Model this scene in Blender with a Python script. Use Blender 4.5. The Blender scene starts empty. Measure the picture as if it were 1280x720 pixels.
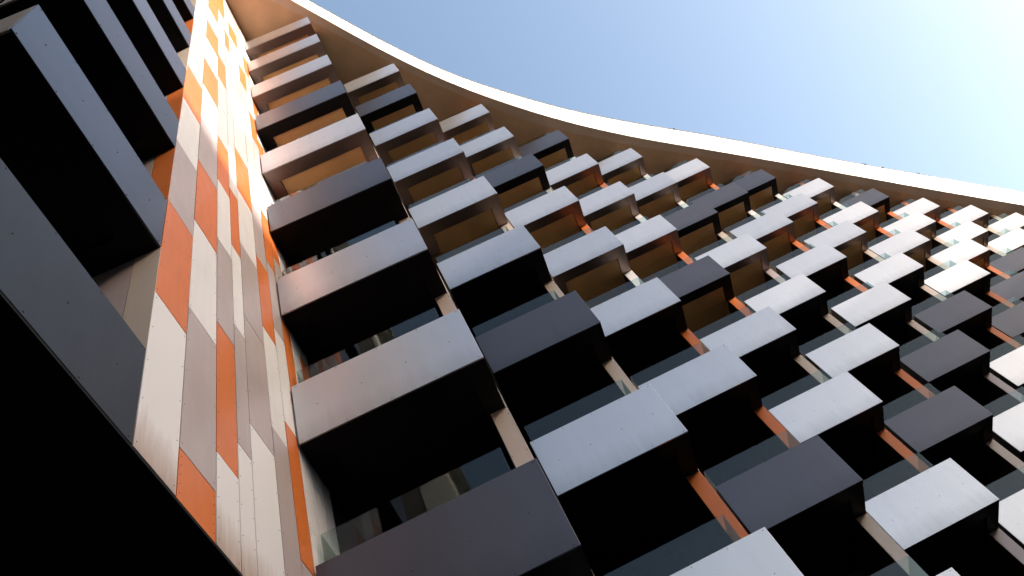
import bpy, bmesh, math, random
from mathutils import Vector, Matrix
random.seed(7)
S = bpy.context.scene
C = S.collection
EYE = 1.6                       # camera height above the pavement

# ------------------------------------------------------------------ materials
def newmat(name):
    m = bpy.data.materials.new(name); m.use_nodes = True
    nt = m.node_tree; b = nt.nodes['Principled BSDF']
    return m, nt, b
def nd(nt, t, **k):
    n = nt.nodes.new(t)
    for a, v in k.items():
        if a in n.inputs: n.inputs[a].default_value = v
        else: setattr(n, a, v)
    return n
def noise(nt, scale, detail=3.0, rough=0.55, sc=(1, 1, 1), coord='Object'):
    tc = nd(nt, 'ShaderNodeTexCoord'); mp = nd(nt, 'ShaderNodeMapping')
    mp.inputs['Scale'].default_value = sc
    nt.links.new(tc.outputs[coord], mp.inputs[0])
    n = nd(nt, 'ShaderNodeTexNoise', Scale=scale, Detail=detail, Roughness=rough)
    nt.links.new(mp.outputs[0], n.inputs['Vector'])
    return n
def geo_noise(nt, scale, detail=3.0, rough=0.55, sc=(1, 1, 1)):
    tc = nd(nt, 'ShaderNodeNewGeometry'); mp = nd(nt, 'ShaderNodeMapping')
    mp.inputs['Scale'].default_value = sc
    nt.links.new(tc.outputs['Position'], mp.inputs[0])
    n = nd(nt, 'ShaderNodeTexNoise', Scale=scale, Detail=detail, Roughness=rough)
    nt.links.new(mp.outputs[0], n.inputs['Vector'])
    return n
def ramp(nt, src, stops):
    r = nd(nt, 'ShaderNodeValToRGB')
    e = r.color_ramp.elements
    while len(e) < len(stops): e.new(0.5)
    for i, (p, c) in enumerate(stops):
        e[i].position = p
        e[i].color = (c, c, c, 1) if isinstance(c, (int, float)) else (*c, 1)
    nt.links.new(src, r.inputs[0]); return r
def mottled(name, col, var=0.10, rough=0.45, metal=0.0, bump=0.0, bscale=1.2, streak=0.0, coat=0.0, spec=0.5, rvar=0.08):
    m, nt, b = newmat(name)
    n1 = geo_noise(nt, 1.7, 4)
    lo = tuple(c*(1-var) for c in col); hi = tuple(min(1, c*(1+var)) for c in col)
    r = ramp(nt, n1.outputs['Fac'], [(0.3, lo), (0.7, hi)])
    out = r.outputs[0]
    if streak:
        n2 = geo_noise(nt, 9.0, 5, 0.6, (1, 1, 0.07))
        r2 = ramp(nt, n2.outputs['Fac'], [(0.42, 1.0), (0.72, 1.0-streak)])
        mx = nd(nt, 'ShaderNodeMix', data_type='RGBA', blend_type='MULTIPLY')
        mx.inputs[0].default_value = 1.0
        nt.links.new(out, mx.inputs[6]); nt.links.new(r2.outputs[0], mx.inputs[7])
        out = mx.outputs[2]
    nt.links.new(out, b.inputs['Base Color'])
    n3 = geo_noise(nt, 5.0, 5, 0.65, (1, 1, 0.25))
    rr = ramp(nt, n3.outputs['Fac'], [(0.3, max(0.02, rough-rvar)), (0.7, rough+rvar)])
    nt.links.new(rr.outputs[0], b.inputs['Roughness'])
    b.inputs['Metallic'].default_value = metal
    b.inputs['Coat Weight'].default_value = coat
    b.inputs['Specular IOR Level'].default_value = spec
    if bump:
        nb = geo_noise(nt, bscale, 2, 0.4)
        bp = nd(nt, 'ShaderNodeBump'); bp.inputs['Strength'].default_value = 1.0
        bp.inputs['Distance'].default_value = bump
        nt.links.new(nb.outputs['Fac'], bp.inputs['Height'])
        nt.links.new(bp.outputs[0], b.inputs['Normal'])
    return m
M = {}
M['light_metal'] = mottled('silver_lacquered_metal', (0.555, 0.515, 0.505), 0.02, 0.29, 0.76, bump=0.010, bscale=0.5, streak=0.035, rvar=0.03)
M['blue_metal'] = mottled('blue_grey_lacquered_metal', (0.078, 0.080, 0.108), 0.03, 0.36, 0.72, bump=0.008, bscale=0.5, streak=0.03, rvar=0.03)
M['deep_metal'] = mottled('deep_blue_charcoal_metal', (0.020, 0.020, 0.028), 0.03, 0.42, 0.2, spec=0.25, rvar=0.03)
M['dark_metal'] = mottled('charcoal_lacquered_metal', (0.076, 0.070, 0.082), 0.03, 0.38, 0.65, bump=0.008, bscale=0.5, streak=0.03, rvar=0.03)
M['frame_light'] = mottled('silver_frame_metal', (0.26, 0.20, 0.175), 0.02, 0.38, 0.92, rvar=0.012)
M['frame_dark'] = mottled('charcoal_and_shaded_frame_metal', (0.008, 0.0075, 0.008), 0.05, 0.5, 0.0, spec=0.1)  # charcoal frames; also painted shade on silver frames of the lower balconies
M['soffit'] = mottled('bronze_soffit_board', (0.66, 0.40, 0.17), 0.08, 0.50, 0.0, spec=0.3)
M['roof_soffit'] = mottled('tan_roof_soffit_board', (0.72, 0.50, 0.32), 0.08, 0.50, 0.0, spec=0.3)
M['white'] = mottled('white_cladding', (0.76, 0.69, 0.69), 0.03, 0.42, 0.0, streak=0.06)
M['pink'] = mottled('pinkish_grey_cladding', (0.46, 0.355, 0.345), 0.04, 0.40, 0.0, streak=0.06)
M['orange'] = mottled('orange_cladding', (0.66, 0.165, 0.038), 0.05, 0.40, 0.0, streak=0.05, spec=0.3)
M['beige'] = mottled('beige_cladding', (0.60, 0.46, 0.38), 0.04, 0.42, 0.0, streak=0.06)
M['rivet'] = mottled('rivet_metal', (0.06, 0.055, 0.06), 0.1, 0.5, 0.5)
M['backing'] = mottled('dark_backing', (0.018, 0.014, 0.012), 0.2, 0.8)
M['wall_dark'] = mottled('dark_loggia_wall', (0.030, 0.022, 0.016), 0.2, 0.8, spec=0.15)
M['underside'] = mottled('dark_podium_and_shaded_underside', (0.010, 0.010, 0.011), 0.2, 0.75, spec=0.1)  # podium black; also painted shade on the lower balcony soffits
M['fascia'] = mottled('white_fascia', (0.82, 0.79, 0.74), 0.02, 0.4)
M['roof_beam'] = mottled('taupe_roof_beam', (0.74, 0.58, 0.46), 0.05, 0.45)
M['roofing'] = mottled('grey_roofing', (0.25, 0.25, 0.25), 0.2, 0.85)
M['steel'] = mottled('rail_steel', (0.3, 0.3, 0.31), 0.05, 0.3, 0.9)
M['asphalt'] = mottled('asphalt', (0.03, 0.03, 0.032), 0.3, 0.9)
M['paving'] = mottled('paving', (0.032, 0.031, 0.030), 0.25, 0.85)
M['concrete'] = mottled('concrete', (0.16, 0.155, 0.15), 0.15, 0.8)
M['lamp'] = mottled('lamp_housing', (0.02, 0.02, 0.022), 0.1, 0.5)

def weather(m, amount=0.22):
    # rain marks gathering along the lower edge of each front panel, and a small tone change from panel to panel
    nt = m.node_tree; b = nt.nodes['Principled BSDF']
    src = b.inputs['Base Color'].links[0].from_socket
    tc = nd(nt, 'ShaderNodeTexCoord'); sx = nd(nt, 'ShaderNodeSeparateXYZ'); nt.links.new(tc.outputs['Object'], sx.inputs[0])
    oi = nd(nt, 'ShaderNodeObjectInfo')
    n = geo_noise(nt, 7.0, 5, 0.65, (1, 1, 0.10))
    ad = nd(nt, 'ShaderNodeMath', operation='MULTIPLY_ADD'); ad.inputs[1].default_value = -0.55
    nt.links.new(n.outputs['Fac'], ad.inputs[0]); nt.links.new(sx.outputs['Z'], ad.inputs[2])
    mr = nd(nt, 'ShaderNodeMapRange'); mr.inputs['From Min'].default_value = -0.30; mr.inputs['From Max'].default_value = 0.12
    mr.inputs['To Min'].default_value = 1-amount; mr.inputs['To Max'].default_value = 1.0
    nt.links.new(ad.outputs[0], mr.inputs[0])
    pv = nd(nt, 'ShaderNodeMapRange'); pv.inputs['To Min'].default_value = 0.90; pv.inputs['To Max'].default_value = 1.07
    nt.links.new(oi.outputs['Random'], pv.inputs[0])
    mu = nd(nt, 'ShaderNodeMath', operation='MULTIPLY'); nt.links.new(mr.outputs[0], mu.inputs[0]); nt.links.new(pv.outputs[0], mu.inputs[1])
    mx = nd(nt, 'ShaderNodeVectorMath', operation='SCALE')
    nt.links.new(src, mx.inputs[0]); nt.links.new(mu.outputs[0], mx.inputs['Scale'])
    nt.links.new(mx.outputs[0], b.inputs['Base Color'])
    # panels are not perfectly flat: each one reflects a little differently
    rv = nd(nt, 'ShaderNodeMapRange'); rv.inputs['To Min'].default_value = 0.26; rv.inputs['To Max'].default_value = 0.40
    nt.links.new(oi.outputs['Random'], rv.inputs[0]); nt.links.new(rv.outputs[0], b.inputs['Roughness'])
for k_ in ('light_metal', 'dark_metal', 'blue_metal'): weather(M[k_])

def rust_white():
    # white boards whose lower ends carry rusty dirt just above the wall's bottom edge
    m, nt, b = newmat('white_cladding_with_rust_stain')
    g = nd(nt, 'ShaderNodeNewGeometry'); sx = nd(nt, 'ShaderNodeSeparateXYZ')
    nt.links.new(g.outputs['Position'], sx.inputs[0])
    n = geo_noise(nt, 14, 5, 0.6, (1, 1, 0.12))
    ad = nd(nt, 'ShaderNodeMath', operation='MULTIPLY_ADD'); ad.inputs[1].default_value = -0.55; 
    nt.links.new(n.outputs['Fac'], ad.inputs[0]); nt.links.new(sx.outputs['Z'], ad.inputs[2])
    mr = nd(nt, 'ShaderNodeMapRange'); mr.inputs['From Min'].default_value = EYE+4.5-0.28; mr.inputs['From Max'].default_value = EYE+4.5+0.22
    mr.inputs['To Min'].default_value = 0.75; mr.inputs['To Max'].default_value = 0.0
    nt.links.new(ad.outputs[0], mr.inputs[0])
    mx = nd(nt, 'ShaderNodeMix', data_type='RGBA')
    mx.inputs[6].default_value = (0.76, 0.69, 0.69, 1); mx.inputs[7].default_value = (0.33, 0.17, 0.10, 1)
    nt.links.new(mr.outputs[0], mx.inputs[0]); nt.links.new(mx.outputs[2], b.inputs['Base Color'])
    b.inputs['Roughness'].default_value = 0.45
    return m
M['white_rust'] = rust_white()

def glass_mat(name, tint, refl=0.0):
    m, nt, b = newmat(name); nt.nodes.remove(b)
    out = [n for n in nt.nodes if n.type == 'OUTPUT_MATERIAL'][0]
    tr = nd(nt, 'ShaderNodeBsdfTransparent', Color=(*tint, 1))
    gl = nd(nt, 'ShaderNodeBsdfGlossy', Roughness=0.03)
    lw = nd(nt, 'ShaderNodeLayerWeight', Blend=0.5)
    pw = nd(nt, 'ShaderNodeMath', operation='POWER'); pw.inputs[1].default_value = 5.0
    nt.links.new(lw.outputs['Facing'], pw.inputs[0])
    ad = nd(nt, 'ShaderNodeMath', operation='MULTIPLY_ADD'); ad.inputs[1].default_value = 0.96; ad.inputs[2].default_value = 0.028
    nt.links.new(pw.outputs[0], ad.inputs[0])
    mx = nd(nt, 'ShaderNodeMixShader')
    nt.links.new(ad.outputs[0], mx.inputs[0]); nt.links.new(tr.outputs[0], mx.inputs[1]); nt.links.new(gl.outputs[0], mx.inputs[2])
    nt.links.new(mx.outputs[0], out.inputs[0])
    return m
M['glass'] = glass_mat('balustrade_glass', (0.80, 0.88, 0.87))
mw, ntw, bw = newmat('window_glass')
bw.inputs['Base Color'].default_value = (0.012, 0.015, 0.017, 1); bw.inputs['Roughness'].default_value = 0.10; bw.inputs['Specular IOR Level'].default_value = 0.12
M['window'] = mw

# ------------------------------------------------------------------ mesh tools
class Basis:
    """a local frame: origin o, unit axes a, b and up"""
    def __init__(s, o=(0, 0, 0), a=(1, 0, 0), b=(0, 1, 0)):
        s.o = Vector(o); s.a = Vector(a); s.b = Vector(b); s.z = Vector((0, 0, 1))
    def __call__(s, x, y, z): return s.o + s.a*x + s.b*y + s.z*z
W0 = Basis()
def box(bm, x0, x1, y0, y1, z0, z1, B=W0, mi=0, bevel=0.0):
    vs = [bm.verts.new(B(x, y, z)) for x in (x0, x1) for y in (y0, y1) for z in (z0, z1)]
    F = [(0, 1, 3, 2), (4, 6, 7, 5), (0, 4, 5, 1), (2, 3, 7, 6), (0, 2, 6, 4), (1, 5, 7, 3)]
    fs = []
    flip = B.a.cross(B.b).z < 0
    for f in F:
        q = [vs[i] for i in f]
        if flip: q.reverse()
        fc = bm.faces.new(q); fc.material_index = mi; fs.append(fc)
    if bevel:
        es = list({e for f in fs for e in f.edges})
        r = bmesh.ops.bevel(bm, geom=es, offset=bevel, segments=1, profile=0.5, affect='EDGES')
        for f in r['faces']: f.material_index = mi
    return fs
def prism(bm, poly, y0, y1, B=W0, mi=0):
    """polygon in (x,z) extruded along y"""
    n = len(poly)
    a = [bm.verts.new(B(x, y0, z)) for x, z in poly]; b = [bm.verts.new(B(x, y1, z)) for x, z in poly]
    fs = [bm.faces.new(a), bm.faces.new(b[::-1])]
    for i in range(n):
        j = (i+1) % n; fs.append(bm.faces.new((a[i], b[i], b[j], a[j])))
    for f in fs: f.material_index = mi
    return fs
def slab(bm, poly, z0, z1, mi=0):
    a = [bm.verts.new((x, y, z0)) for x, y in poly]; b = [bm.verts.new((x, y, z1)) for x, y in poly]
    bm.faces.new(a[::-1]); bm.faces.new(b)
    for i in range(len(poly)):
        j = (i+1) % len(poly); bm.faces.new((a[i], a[j], b[j], b[i]))
def disc(bm, c, r, B, mi, h=0.006, seg=8):
    """a small domed rivet standing off a face whose normal is -b"""
    x, y, z = c
    ring = [bm.verts.new(B(x+r*math.cos(t), y, z+r*math.sin(t))) for t in [2*math.pi*i/seg for i in range(seg)]]
    top = [bm.verts.new(B(x+.6*r*math.cos(t), y-h, z+.6*r*math.sin(t))) for t in [2*math.pi*i/seg for i in range(seg)]]
    for i in range(seg):
        j = (i+1) % seg
        f = bm.faces.new((ring[i], ring[j], top[j], top[i])); f.material_index = mi
    f = bm.faces.new(top); f.material_index = mi
def build(name, bm, mats, parent=None, loc=None, link_obj=False):
    bmesh.ops.recalc_face_normals(bm, faces=bm.faces[:])
    me = bpy.data.meshes.new(name); bm.to_mesh(me); bm.free()
    for m in (mats if isinstance(mats, (list, tuple)) else [mats]): me.materials.append(m)
    return link(name, me, parent, loc)
def link(name, me, parent=None, loc=None):
    o = bpy.data.objects.new(name, me); C.objects.link(o)
    if parent: o.parent = parent
    if loc is not None: o.location = loc
    return o
def thing(name, label, cat, loc=(0, 0, 0), group=None):
    o = bpy.data.objects.new(name, None); C.objects.link(o); o.location = loc
    o['label'] = label; o['category'] = cat
    if group: o['group'] = group
    return o
def struct(o): o['kind'] = 'structure'; return o

# ------------------------------------------------------------------ measured plan of the facade
FH, PH = 3.0, 1.156
ZT1 = 29.661 + EYE               # top of the topmost front panels
def ztop(f): return ZT1 - FH*(f-1)
def zlow(f): return ztop(f) - PH
COL = [(0.278, 5.587), (2.416, 8.211), (4.978, 10.975), (7.615, 13.297), (10.397, 15.421), (13.208, 17.235),
       (16.179, 19.184), (19.003, 20.993), (21.868, 22.944), (24.685, 24.863), (27.567, 26.706), (30.44, 28.60),
       (33.30, 30.49), (36.16, 32.38), (39.02, 34.27)]
W1, WN = 2.312, 1.985
DEP = 0.84
ZSOF = 31.2 + EYE                # roof soffit
ZBOT = 4.5 + EYE                 # underside of the lowest floor
def width(k): return W1 if k == 0 else WN
# camera (solved from the photograph)
R = [[0.9020297, 0.3056053, -0.3048733], [-0.4204480, 0.7820066, -0.4600969], [0.0978048, 0.5432045, 0.8338844]]
FPX = 1003.167
def project(P):
    p = (P[0], P[1], P[2]-EYE)
    q = [sum(R[i][j]*p[j] for j in range(3)) for i in range(3)]
    if q[2] <= 0.01: return None
    return 640+FPX*q[0]/q[2], 360+FPX*q[1]/q[2]

DARK = {(1, 4), (1, 6), (1, 9), (2, 2), (2, 7), (3, 3), (3, 8), (4, 1), (4, 5), (5, 3), (5, 7), (6, 2), (6, 6), (7, 1), (7, 5),
        (9, 1), (9, 4), (8, 5), (10, 3), (12, 2), (13, 4), (4, 10)}
FIN = {(1, 7): 'beige', (1, 8): 'beige', (2, 5): 'beige', (2, 6): 'beige', (2, 7): 'beige', (2, 8): 'orange', (3, 2): 'white', (3, 3): 'beige',
       (3, 4): 'orange', (3, 5): 'white', (3, 6): 'orange', (3, 7): 'orange', (3, 8): 'beige', (4, 1): 'white', (4, 2): 'orange', (4, 3): 'white',
       (4, 4): 'orange', (4, 5): 'orange', (4, 6): 'beige', (4, 7): 'orange', (4, 8): 'pink', (5, 0): 'beige', (5, 1): 'white', (5, 2): 'white', (5, 3): 'beige',
       (5, 4): 'pink', (5, 5): 'beige', (5, 6): 'orange', (5, 7): 'beige', (6, 0): 'beige', (6, 1): 'orange', (6, 2): 'white', (6, 3): 'orange', (6, 4): 'orange',
       (6, 5): 'beige', (6, 6): 'pink', (7, 0): 'orange', (7, 1): 'white', (7, 2): 'orange', (7, 3): 'beige', (7, 4): 'beige', (7, 5): 'orange',
       (8, 0): 'orange', (8, 1): 'white', (8, 2): 'orange', (8, 3): 'beige', (9, 0): 'pink', (9, 1): 'orange', (9, 2): 'beige', (9, 3): 'orange',
       (10, 0): 'orange', (10, 1): 'orange', (10, 2): 'beige', (11, 0): 'orange', (11, 1): 'beige', (12, 0): 'beige', (2, 9): 'beige', (3, 9): 'orange'}
def fin_col(k, f):
    return FIN.get((k, f), random.choice(['beige', 'white', 'orange', 'pink']))

# ------------------------------------------------------------------ balcony pieces (shared meshes), origin = lower right front corner
def mesh_of(name, bm, nslots):
    bmesh.ops.recalc_face_normals(bm, faces=bm.faces[:])
    me = bpy.data.meshes.new(name); bm.to_mesh(me); bm.free()
    for i in range(nslots): me.materials.append(None)
    return me
def front_panel_mesh(w, rivets=True):
    bm = bmesh.new()
    box(bm, -w, 0, 0, 0.022, 0, PH, bevel=0.0025)
    if rivets:
        for i in range(5):
            x = -w + 0.05 + (w-0.10)*i/4
            for z in (0.035, PH-0.035): disc(bm, (x, -0.0005, z), 0.0065, W0, 1)
        for i in range(4):
            x = -w + w*(0.125+0.25*i)
            disc(bm, (x, -0.0005, PH*0.5), 0.0075, W0, 1)
    return mesh_of('front_panel', bm, 2)
def frame_mesh(w, dep=DEP, fr=0.31, side=0.25):
    """the box behind the panel: underside band along front and both sides, side cheeks, floor and parapet wall"""
    bm = bmesh.new()
    g = 0.004
    slab(bm, [(-w+0.002, 0.024), (-0.002, 0.024), (-side, fr), (-w+side, fr)], 0.004, 0.11)                # front band, mitred
    slab(bm, [(-0.002, 0.024+g), (-0.002, dep-0.004), (-side, dep-0.004), (-side, fr+g)], 0.0045, 0.11)    # right band
    slab(bm, [(-w+0.002, 0.024+g), (-w+side, fr+g), (-w+side, dep-0.004), (-w+0.002, dep-0.004)], 0.0045, 0.11)
    box(bm, -0.03, -0.004, 0.026, dep-0.006, 0.112, PH-0.004)               # right cheek
    box(bm, -w+0.004, -w+0.03, 0.026, dep-0.006, 0.112, PH-0.004)           # left cheek
    box(bm, -w+0.032, -0.032, 0.026, 0.14, 0.112, PH-0.004)                 # parapet
    box(bm, -w+0.032, -0.032, 0.142, dep-0.006, 0.112, 0.2)                 # floor
    # mitre shadow joints in the underside band
    return mesh_of('balcony', bm, 1)
def soffit_mesh(w, dep=2.35, side=0.25, fr=0.31):
    bm = bmesh.new()
    box(bm, -w+side+0.004, -side-0.004, fr+0.004, DEP+0.02, 0.045, 0.10)
    box(bm, -w+0.01, -0.215, DEP+0.024, dep, 0.045, 0.20)
    return mesh_of('soffit', bm, 1)
GH = 0.52
def glass_mesh(w):
    bm = bmesh.new()
    y = 0.15; x0 = -w+0.04; x1 = -0.27
    box(bm, x0, x1, y, y+0.012, PH+0.01, PH+GH)
    box(bm, x1-0.012, x1, y+0.014, DEP-0.01, PH+0.01, PH+GH)
    box(bm, x0, x0+0.012, y+0.014, DEP-0.01, PH+0.01, PH+GH)
    return mesh_of('balustrade', bm, 1)
def rail_mesh(w):
    bm = bmesh.new()
    y = 0.15; x0 = -w+0.04; x1 = -0.27
    box(bm, x0, x1, y-0.012, y+0.024, PH+0.0, PH+0.03)
    return mesh_of('glass_channel', bm, 1)
def fin_mesh(h):
    bm = bmesh.new()
    box(bm, -0.205, 0.014, DEP, DEP+0.02, 0.008-h, -0.004, bevel=0.002)
    for i in range(5):
        z = -0.12-(h-0.24)*i/4
        disc(bm, (-0.185, DEP-0.0005, z), 0.006, W0, 1); disc(bm, (-0.006, DEP-0.0005, z), 0.006, W0, 1)
    return mesh_of('cladding_fin', bm, 2)
def window_mesh(w):
    bm = bmesh.new()
    y = 2.28
    box(bm, -w+0.02, -0.62, y, y+0.03, 0.215-FH, -0.0+0.02, mi=0)
    for x in (-w+0.02, -w+0.5*(w-0.62)+0.0, -0.66):
        box(bm, x, x+0.045, y-0.035, y-0.002, 0.215-FH, 0.02, mi=1)
    box(bm, -w+0.07, -0.67, y-0.033, y-0.004, -0.72, -0.67, mi=1)
    return mesh_of('window', bm, 2)
def lamp_mesh():
    bm = bmesh.new()
    box(bm, -0.50, -0.36, 2.21, 2.275, -1.12, -0.86, bevel=0.03)
    return mesh_of('wall_lamp', bm, 1)
MS = {}
for key, w in (('a', W1), ('b', WN)):
    MS[key] = dict(panel=front_panel_mesh(w), frame=frame_mesh(w), soffit=soffit_mesh(w), glass=glass_mesh(w), rail=rail_mesh(w), window=window_mesh(w))
MS['fin'] = fin_mesh(FH); MS['lamp'] = lamp_mesh()

def part(name, me, mats, parent, label=None):
    o = link(name, me, parent)
    for i, m in enumerate(mats):
        o.material_slots[i].link = 'OBJECT'; o.material_slots[i].material = m
    if label: o['label'] = label
    return o

# ------------------------------------------------------------------ the curved apartment building
bld = thing('apartment_building', 'tall curved building of staggered silver and charcoal box balconies under a white edged roof', 'building', (2, 8, 0))
bld_loc = Vector((2, 8, 0))
def bpart(o):                       # parent while keeping world placement
    o.parent = bld; o.location = o.location - bld_loc; return o

# below the stepped shadow edge, undersides and frames are painted near-black as shade
SHADE_FROM = {1: 6, 2: 6, 3: 6, 4: 6, 5: 5, 6: 4}
def add_balcony(k, f, x, y):
    key = 'a' if k == 1 else 'b'
    m = MS[key]; dark = (k, f) in DARK; shaded = f >= SHADE_FROM.get(k, 4)
    fr = part('balcony', m['frame'], [M['frame_dark'] if dark or shaded else M['frame_light']], None)
    fr.location = (x, y, zlow(f)); bpart(fr)
    part('front_panel', m['panel'], [M['dark_metal'] if dark else M['light_metal'], M['rivet']], fr,
         'charcoal front panel' if dark else None)
    part('soffit', m['soffit'], [M['underside'] if shaded else M['soffit']], fr)
    part('glass_balustrade', m['glass'], [M['glass']], fr)
    part('glass_channel', m['rail'], [M['frame_dark']], fr)
    part('window', m['window'], [M['window'], M['frame_dark']], fr)
    part('wall_lamp', MS['lamp'], [M['lamp']], fr)
    part('cladding_fin', MS['fin'], [M[fin_col(k, f)], M['rivet']], fr)

nb = 0
for k, (x, y) in enumerate(COL, 1):
    for f in range(1, 10):
        p = project((x, y, ztop(f)))
        if p is None or p[0] > 1280+70 or p[1] > 720+60:
            q = project((x-width(k-1), y, ztop(f)))
            if q is None or q[0] > 1290 or q[1] > 730: continue
        add_balcony(k, f, x, y); nb += 1
print('balconies', nb)

# fins of the topmost open floor, under the roof
for k, (x, y) in enumerate(COL, 1):
    bm = bmesh.new()
    box(bm, x-0.205, x+0.014, y+DEP, y+DEP+0.02, ZT1-0.9, ZSOF-0.006, bevel=0.002)
    o = build('cladding_fin', bm, M[fin_col(k, 0)]); bpart(o)
    bm = bmesh.new()
    w = width(k-1)
    box(bm, x-w+0.02, x-0.62, y+2.28, y+2.31, ZT1-0.9, ZSOF-0.02, mi=0)
    for xx in (x-w+0.02, x-w+0.5*(w-0.62), x-0.66): box(bm, xx, xx+0.045, y+2.245, y+2.278, ZT1-0.9, ZSOF-0.02, mi=1)
    bpart(build('window', bm, [M['window'], M['frame_dark']]))

# stepped wall behind the balconies: one pier set per column
bm = bmesh.new()
for k, (x, y) in enumerate(COL, 1):
    w = width(k-1)
    xp = COL[k-2][0] if k > 1 else -2.04
    yn = COL[k][1] if k < len(COL) else y+2
    # jamb beside the opening, carrying the coloured fin
    box(bm, x-0.20, x+0.010, y+DEP+0.024, yn+DEP+0.2, ZBOT+0.01, ZSOF-0.008)
    if k > 1:
        box(bm, xp+0.014, x-w-0.01, y+DEP+0.0, y+DEP+0.19, ZBOT+0.01, ZSOF-0.008, mi=1)
        box(bm, x-w-0.12, x-w-0.006, y+DEP+0.192, y+2.4, ZBOT+0.01, ZSOF-0.008)
    box(bm, x-w-0.0, x-0.205, y+2.32, y+2.45, ZBOT+0.01, ZSOF-0.008)          # wall at the back of the recess
    box(bm, x-0.60, x-0.205, y+2.276, y+2.318, ZBOT+0.01, ZSOF-0.01, mi=2)
    for f in range(1, 10):
        box(bm, x-w+0.002, x-0.207, y+DEP+0.03, y+2.318, zlow(f)+0.203, zlow(f)+0.36, mi=0)
bpart(build('wall', bm, [M['wall_dark'], M['beige'], M['concrete']]))

# underside of the lowest floor
bm = bmesh.new()
for k, (x, y) in enumerate(COL, 1):
    xp = COL[k-2][0] if k > 1 else -12
    box(bm, xp+0.012, x+0.010, y+DEP+0.03, y+22, ZBOT-0.35, ZBOT+0.004)
bpart(build('podium_soffit', bm, M['underside']))

# ------------------------------------------------------------------ roof
TB = [(3.1, 4.105), (6.76, 5.03), (9.52, 5.552), (12.43, 5.847), (15.51, 5.967), (18.75, 5.89), (22.18, 5.671), (25.87, 5.439), (30.91, 5.152), (36.49, 4.835), (43.96, 4.361)]
TG = [(2.43, 4.288), (7.57, 5.482), (10.15, 5.961), (12.56, 6.265), (14.88, 6.38), (18.91, 6.271), (22.35, 6.021), (26.07, 5.809), (31.15, 5.539), (36.8, 5.281), (44.36, 4.833)]
TT = [(3.82, 4.16), (5.05, 4.465), (7.02, 4.939), (9.9, 5.469), (12.92, 5.697), (16.1, 5.736), (19.45, 5.575), (23.01, 5.306), (26.86, 5.086), (32.11, 4.796), (37.88, 4.412), (45.63, 3.874)]
def curve(P, t):
    if t <= P[0][0]: a, b = P[0], P[1]; s = (b[1]-a[1])/(b[0]-a[0])*1.12; return a[1]+s*(t-a[0])
    if t >= P[-1][0]: a, b = P[-2], P[-1]; return b[1]+(b[1]-a[1])/(b[0]-a[0])*(t-b[0])
    for i in range(len(P)-1):
        if P[i][0] <= t <= P[i+1][0]: break
    def m(j):
        if j == 0: return (P[1][1]-P[0][1])/(P[1][0]-P[0][0])
        if j == len(P)-1: return (P[-1][1]-P[-2][1])/(P[-1][0]-P[-2][0])
        return (P[j+1][1]-P[j-1][1])/(P[j+1][0]-P[j-1][0])
    h = P[i+1][0]-P[i][0]; u = (t-P[i][0])/h
    return ((2*u**3-3*u*u+1)*P[i][1]+(u**3-2*u*u+u)*h*m(i)+(-2*u**3+3*u*u)*P[i+1][1]+(u**3-u*u)*h*m(i+1))
def pt(t, n, z): return Vector((0.8*t-0.6*n, 0.6*t+0.8*n, z))
ts = [-0.6 + (56.6)*i/56 for i in range(57)]
bmF, bmBm, bmS, bmR = bmesh.new(), bmesh.new(), bmesh.new(), bmesh.new()
def strip(bm, rows):
    vs = [[bm.verts.new(p) for p in r] for r in rows]
    for a, b in zip(vs, vs[1:]):
        for i in range(len(a)-1): bm.faces.new((a[i], a[i+1], b[i+1], b[i]))
    bm.faces.new(vs[0]) if len(vs[0]) > 2 else None
fas, bea, sof, roo = [], [], [], []
for t in ts:
    b, g, T = curve(TB, t), curve(TG, t), curve(TT, t)
    fas.append([pt(t, b, ZSOF), pt(t, T, ZSOF+1.6), pt(t, T+0.35, ZSOF+1.6), pt(t, T+0.35, ZSOF+1.55), pt(t, b+0.04, ZSOF+0.004), pt(t, b, ZSOF)])
    bea.append([pt(t, b+0.045, ZSOF+0.003), pt(t, g, ZSOF+0.003), pt(t, g, ZSOF+0.05)])
    sof.append([pt(t, g-0.02, ZSOF+0.045), pt(t, g+12, ZSOF+0.045)])
    roo.append([pt(t, T+0.36, ZSOF+1.5), pt(t, g+12, ZSOF+1.5)])
for bm, rows in ((bmF, fas), (bmBm, bea), (bmS, sof), (bmR, roo)): strip(bm, rows)
bpart(build('roof_fascia', bmF, M['fascia']))
bpart(build('roof_edge_beam', bmBm, M['roof_beam']))
bpart(build('roof_soffit', bmS, M['roof_soffit']))
bpart(build('roof', bmR, M['roofing']))

# ------------------------------------------------------------------ the panelled side wing
TH = math.radians(89.5)
ua = Vector((math.cos(TH), math.sin(TH), 0)); un = Vector((math.sin(TH), -math.cos(TH), 0))     # along the wall / outward
P0 = Vector((-2.06, 5.587, EYE))
wing = thing('panelled_side_wing', 'side wing clad in white, pinkish grey and orange upright boards with long blue grey balconies', 'building', (-3, 3, 0))
wing_loc = Vector((-3, 3, 0))
def wpart(o): o.parent = wing; o.location = o.location - wing_loc; return o
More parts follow.
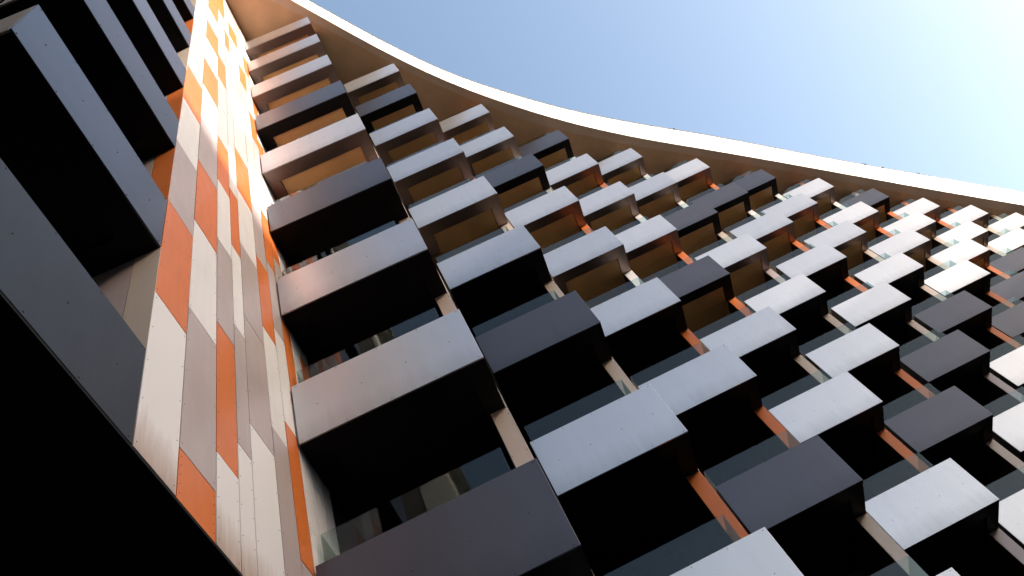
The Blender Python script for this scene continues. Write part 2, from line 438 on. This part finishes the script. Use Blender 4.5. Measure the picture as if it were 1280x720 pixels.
# frame: x = along (s), y = inward, z relative to the eye
WB = Basis(P0, ua, -un)
seams = [-2.79, -2.28, -1.763, -1.398, -1.142, -0.637, -0.268, 0.043, 0.305, 0.58, 0.86]
base = [6.62, 5.035, 5.54, 6.05, 6.63, 7.15, 7.67, 8.36, 7.1, 6.0]      # one horizontal joint of each strip
step = 2.122
W_, P_, O_ = 0, 1, 2
pat = [
 {-1: W_, 0: O_, 1: P_, 2: W_, 3: O_, 4: P_, 5: P_, 6: W_, 7: P_, 8: W_, 9: O_},
 {-1: O_, 0: P_, 1: W_, 2: O_, 3: P_, 4: W_, 5: O_, 6: W_, 7: O_, 8: P_, 9: O_},
 {-1: W_, 0: O_, 1: P_, 2: W_, 3: O_, 4: P_, 5: P_, 6: O_, 7: P_, 8: W_, 9: P_},
 {-1: W_, 0: P_, 1: W_, 2: O_, 3: W_, 4: P_, 5: P_, 6: W_, 7: P_, 8: O_, 9: W_},
 {-1: W_, 0: P_, 1: P_, 2: W_, 3: O_, 4: P_, 5: W_, 6: P_, 7: W_, 8: W_, 9: O_},
 {-2: O_, -1: P_, 0: W_, 1: O_, 2: P_, 3: W_, 4: P_, 5: W_, 6: P_, 7: O_, 8: W_},
 {-2: P_, -1: O_, 0: W_, 1: P_, 2: O_, 3: W_, 4: P_, 5: O_, 6: W_, 7: P_, 8: O_},
 {-2: W_, -1: W_, 0: O_, 1: P_, 2: O_, 3: W_, 4: O_, 5: W_, 6: O_, 7: W_},
 {-2: W_, -1: W_, 0: W_, 1: W_, 2: W_, 3: O_, 4: W_, 5: P_},
 {}]
bms = [bmesh.new() for _ in range(3)]
bmr = bmesh.new()
ZW0, ZW1 = 4.5, 31.2
for i in range(len(seams)-1):
    s0, s1 = seams[i]+0.007, seams[i+1]-0.007
    j = -3
    while True:
        z0 = base[i]+step*j; z1 = z0+step; 
        if z0 > ZW1: break
        c = pat[i].get(j, random.choice([W_, P_, W_, P_, O_]))
        j += 1
        a, b = max(z0+0.007, ZW0), min(z1-0.007, ZW1-0.01)
        if b-a < 0.03: continue
        dy = random.uniform(-0.0015, 0.0015)
        mi = 1 if (c == W_ and a < ZW0+1.5) else 0
        box(bms[c], s0, s1, dy, 0.02+dy, a, b, WB, mi=mi if c == W_ else 0)
        nz = 5
        for q in range(nz):
            z = a+0.07+(b-a-0.14)*q/(nz-1) if b-a > 0.4 else (a+b)/2
            for s in (s0+0.028, s1-0.028):
                disc(bmr, (s, dy-0.0005, z), 0.005, WB, 0, h=0.003, seg=6)
for c, (bmx, mats, lab) in enumerate(((bms[0], [M['white'], M['white_rust']], 'off-white cladding boards'), (bms[1], [M['pink']], 'pinkish grey cladding boards'), (bms[2], [M['orange']], 'orange cladding boards'))):
    o = build('cladding', bmx, mats); o['label'] = lab; wpart(o)
wpart(build('rivets', bmr, M['rivet']))
bm = bmesh.new()
box(bm, -2.775, 0.86, 0.024, 0.20, 4.51, 31.19, WB); box(bm, 0.862, 3.2, 0.0, 0.20, 4.51, 31.19, WB, mi=1)                # backing of the cladding
box(bm, -2.775, -2.6, 0.202, 2.2, 4.51, 31.19, WB, mi=1)          # jamb of the loggias
box(bm, -9, -2.78, 2.2, 2.4, 4.51, 31.19, WB, mi=1)               # back wall of the loggias
box(bm, -42, -4.97, 0.86, 1.05, 4.51, 31.19, WB, mi=1)            # wall beyond the balconies
box(bm, -5.10, -4.97, 1.052, 2.198, 4.51, 31.19, WB, mi=1)
box(bm, -42, 1.2, 2.45, 12, 4.52, 32.6, WB, mi=1)                 # body of the wing
box(bm, -42, -13, 0.80, 0.858, 4.51, 31.19, WB, mi=2)          # unseen facing further along, added to bounce sunlight onto soffits
wpart(build('wall', bm, [M['backing'], M['wall_dark'], M['concrete']]))
bm = bmesh.new(); box(bm, -12, 3.2, 0.002, 14, 4.47, 4.497, WB); box(bm, -42, -4.97, 0.87, 14, 4.499, 4.505, WB)
wpart(build('podium_soffit', bm, M['underside']))
bm = bmesh.new(); box(bm, -42, -4.97, 0.80, 3, 31.2, 32.8, WB); box(bm, -4.96, -2.7, -0.05, 3, 31.2, 32.8, WB); wpart(build('roof_fascia', bm, M['fascia']))
bm = bmesh.new(); box(bm, -42, 2.0, 0.1, 12, 32.62, 32.75, WB); wpart(build('roof', bm, M['roofing']))

# balconies of the wing; origin lower right front corner, x along the wall, y inward
WW, WD = 2.16, 0.86
wl_pan = None
bm = bmesh.new()
box(bm, -WW, 0, 0, 0.022, 0, PH, bevel=0.0025)
for i in range(5):
    x = -WW+0.05+(WW-0.1)*i/4
    for z in (0.035, PH-0.035): disc(bm, (x, -0.0005, z), 0.0065, W0, 1)
for i in range(4): disc(bm, (-WW+WW*(0.125+0.25*i), -0.0005, PH*0.5), 0.0075, W0, 1)
# end panel turning the corner
box(bm, -WW+0.0, -WW+0.022, 0.024, WD-0.002, 0, PH, bevel=0.0025, mi=2)
wm_panel = mesh_of('front_panel', bm, 3)
bm = bmesh.new()
box(bm, -WW+0.024, -0.003, 0.024, 0.31, 0.004, 0.11)
box(bm, -0.25, -0.003, 0.312, WD-0.006, 0.004, 0.11)
box(bm, -WW+0.024, -WW+0.25, 0.312, WD-0.006, 0.004, 0.11)
box(bm, -WW+0.026, -0.005, 0.026, 0.14, 0.112, PH-0.004)
box(bm, -0.03, -0.005, 0.142, WD-0.006, 0.112, PH-0.004)
box(bm, -WW+0.026, -0.032, 0.142, WD-0.006, 0.112, 0.2)
wm_frame = mesh_of('balcony', bm, 1)
bm = bmesh.new(); box(bm, -WW+0.254, -0.254, 0.314, WD+0.02, 0.045, 0.10); box(bm, -WW+0.01, -0.01, WD+0.024, 2.19, 0.045, 0.3)
wm_soffit = mesh_of('soffit', bm, 1)
bm = bmesh.new()
# the short coloured return board on the jamb, and the boards deeper in
box(bm, 0.004, 0.016, 0.0, 0.262, -1.85, 0.0); 
wm_ret = mesh_of('return_cladding', bm, 1)
bm = bmesh.new(); box(bm, 0.004, 0.014, 0.272, 2.1, -1.85, 0.0)
wm_ret2 = mesh_of('return_cladding', bm, 1)
RC = {0: 'beige', 1: 'beige', 2: 'orange', 3: 'orange', 4: 'beige', 5: 'orange', 6: 'beige', 7: 'white', 8: 'orange'}
angz = math.atan2(ua.y, ua.x)
for j in range(0, 9):
    zl = 5.66+3*j-PH
    o = part('balcony', wm_frame, [M['frame_dark']], None)
    o.location = WB(-2.792, 0, zl); o.rotation_euler = (0, 0, angz); wpart(o)
    dark = j in (0,)
    part('front_panel', wm_panel, [M['deep_metal'] if dark else M['blue_metal'], M['rivet'], M['light_metal']], o, 'charcoal front panel' if dark else None)
    part('soffit', wm_soffit, [M['underside']], o)
    if j:
        part('return_cladding', wm_ret, [M[RC[j]]], o)
        part('return_cladding', wm_ret2, [M['pink']], o)

# ------------------------------------------------------------------ roof edge fittings
for i, (px, t) in enumerate(((842, 0), (1081, 0), (1103, 0), (1149, 0))):
    # nearest parameter on the top edge
    best = min((abs(project(pt(tt, curve(TT, tt), ZSOF+1.6))[0]-px), tt) for tt in [x*0.05 for x in range(60, 1000)])[1]
    p = pt(best, curve(TT, best)+0.02, ZSOF+1.6)
    h = 0.24 if px in (1081, 1149) else 0.12
    bm = bmesh.new(); box(bm, -0.035, 0.035, -0.035, 0.035, 0, h, bevel=0.008); box(bm, -0.06, 0.06, -0.06, 0.06, 0, 0.08)
    o = build('anchor_post', bm, M['frame_dark'], None, p); bpart(o)
cop = []
for t in ts:
    T = curve(TT, t)
    cop.append([pt(t, T-0.03, ZSOF+1.601), pt(t, T-0.03, ZSOF+1.645), pt(t, T+0.4, ZSOF+1.645), pt(t, T+0.4, ZSOF+1.602), pt(t, T-0.03, ZSOF+1.601)])
bmc = bmesh.new(); strip(bmc, cop); bpart(build('roof_coping', bmc, M['steel']))
for t in (7.0, 14.6, 22.2, 30.4, 38.6):
    b0, T0 = curve(TB, t), curve(TT, t); b1, T1 = curve(TB, t+0.015), curve(TT, t+0.015)
    bmj = bmesh.new()
    q = [pt(t, b0-0.004, ZSOF+0.002), pt(t+0.015, b1-0.004, ZSOF+0.002), pt(t+0.015, T1-0.004, ZSOF+1.598), pt(t, T0-0.004, ZSOF+1.598)]
    bmj.faces.new([bmj.verts.new(v) for v in q]); bpart(build('fascia_joint', bmj, M['steel']))

# ------------------------------------------------------------------ podium, ground, neighbour
pod = thing('podium_storey', 'dark glazed ground storey set back under the overhanging floors', 'ground storey', (5, 20, 0))
def ppart(o): o.parent = pod; o.location = o.location - Vector((5, 20, 0)); return o
bm = bmesh.new()
pp = [(-9, -6), (-9, 13), (-4, 16), (6, 24), (20, 33), (46, 50)]
for a, b in zip(pp, pp[1:]):
    A, Bv = Vector((*a, 0)), Vector((*b, 0)); d = (Bv-A); L = d.length; d.normalize(); n = Vector((-d.y, d.x, 0))
    FB = Basis(A, d, n)
    box(bm, 0.05, L-0.05, 0, 0.05, 0.0, ZBOT-0.36, FB)
    k = 0
    while k < L:
        box(bm, k, k+0.08, -0.06, -0.002, 0, ZBOT-0.36, FB, mi=1); k += 1.8
ppart(build('glazing', bm, [M['window'], M['frame_dark']]))

bm = bmesh.new(); box(bm, -900, 900, -900, 900, -0.5, 0.0); struct(build('ground', bm, M['asphalt']))
bm = bmesh.new(); box(bm, -14, 56, -12, 60, -0.1, 0.12); struct(build('pavement', bm, M['paving']))

# neighbouring block across the street: its long roof edge shades the lower floors
XN, HN = 60.0, 13.8+0.31*60+EYE
nbk = thing('neighbouring_or_added_block', 'long plain block across the street with rows of windows', 'building', (XN, -20, 0))
bm = bmesh.new()
box(bm, 0, 16, -60, 41, 0, HN)
for fl in range(10):
    for q in range(32):
        y = -57+3.05*q; z = 1.2+3.25*fl
        box(bm, -0.03, 0.02, y, y+1.6, z, z+1.7, mi=1)
o = build('wall', bm, [M['concrete'], M['window']]); o.parent = nbk

blk2 = thing('neighbouring_or_added_block', 'unseen low block with rows of windows, added to hide sunlit ground beyond the yard', 'building', (-20, -62, 0))  # unseen block, added to cut ground bounce and darken the undersides
bm = bmesh.new()
box(bm, -60, 60, -14, 0, 0, 19)
for fl in range(5):
    for q in range(38):
        x = -58+3.1*q; z = 1.2+3.5*fl
        box(bm, x, x+1.6, -0.02, 0.03, z, z+1.8, mi=1)
o = build('wall', bm, [M['concrete'], M['window']]); o.parent = blk2

# ------------------------------------------------------------------ camera
cam = bpy.data.cameras.new('camera'); co = bpy.data.objects.new('camera', cam); C.objects.link(co)
right = Vector(R[0]); up = -Vector(R[1]); back = -Vector(R[2])
mw_ = Matrix((right, up, back)).transposed().to_4x4(); mw_.translation = Vector((0, 0, EYE))
co.matrix_world = mw_
cam.sensor_fit = 'HORIZONTAL'; cam.sensor_width = 36; cam.lens = FPX/1280*36
cam.clip_start = 0.05; cam.clip_end = 3000
S.camera = co

# ------------------------------------------------------------------ light
sd = Vector((1.0, -0.28, 0.31)).normalized()
el = math.asin(sd.z); az = math.atan2(sd.y, sd.x)
w = bpy.data.worlds.new('World'); S.world = w; w.use_nodes = True
nt = w.node_tree; bg = nt.nodes['Background']
sk = nt.nodes.new('ShaderNodeTexSky'); sk.sky_type = 'NISHITA'; sk.sun_disc = False
sk.sun_elevation = el; sk.sun_rotation = math.pi/2 - az
sk.air_density = 1.0; sk.dust_density = 3.6; sk.ozone_density = 1.0
tint = nt.nodes.new('ShaderNodeVectorMath'); tint.operation = 'MULTIPLY'; tint.inputs[1].default_value = (1.06, 1.08, 1.04)   # slightly hazy, paler blue
nt.links.new(sk.outputs[0], tint.inputs[0]); nt.links.new(tint.outputs[0], bg.inputs[0]); bg.inputs[1].default_value = 0.15
L = bpy.data.lights.new('sun', 'SUN'); L.energy = 2.3; L.angle = math.radians(0.6); L.color = (1.0, 0.95, 0.89)
lo = bpy.data.objects.new('sun', L); C.objects.link(lo)
lo.rotation_euler = sd.to_track_quat('Z', 'Y').to_euler()

S.view_settings.view_transform = 'Standard'; S.view_settings.look = 'None'
S.view_settings.exposure = 1.55; S.view_settings.gamma = 1.0
S.render.engine = 'CYCLES'
S.cycles.max_bounces = 8; S.cycles.diffuse_bounces = 4; S.cycles.glossy_bounces = 4; S.cycles.transparent_max_bounces = 16
S.cycles.use_denoising = True
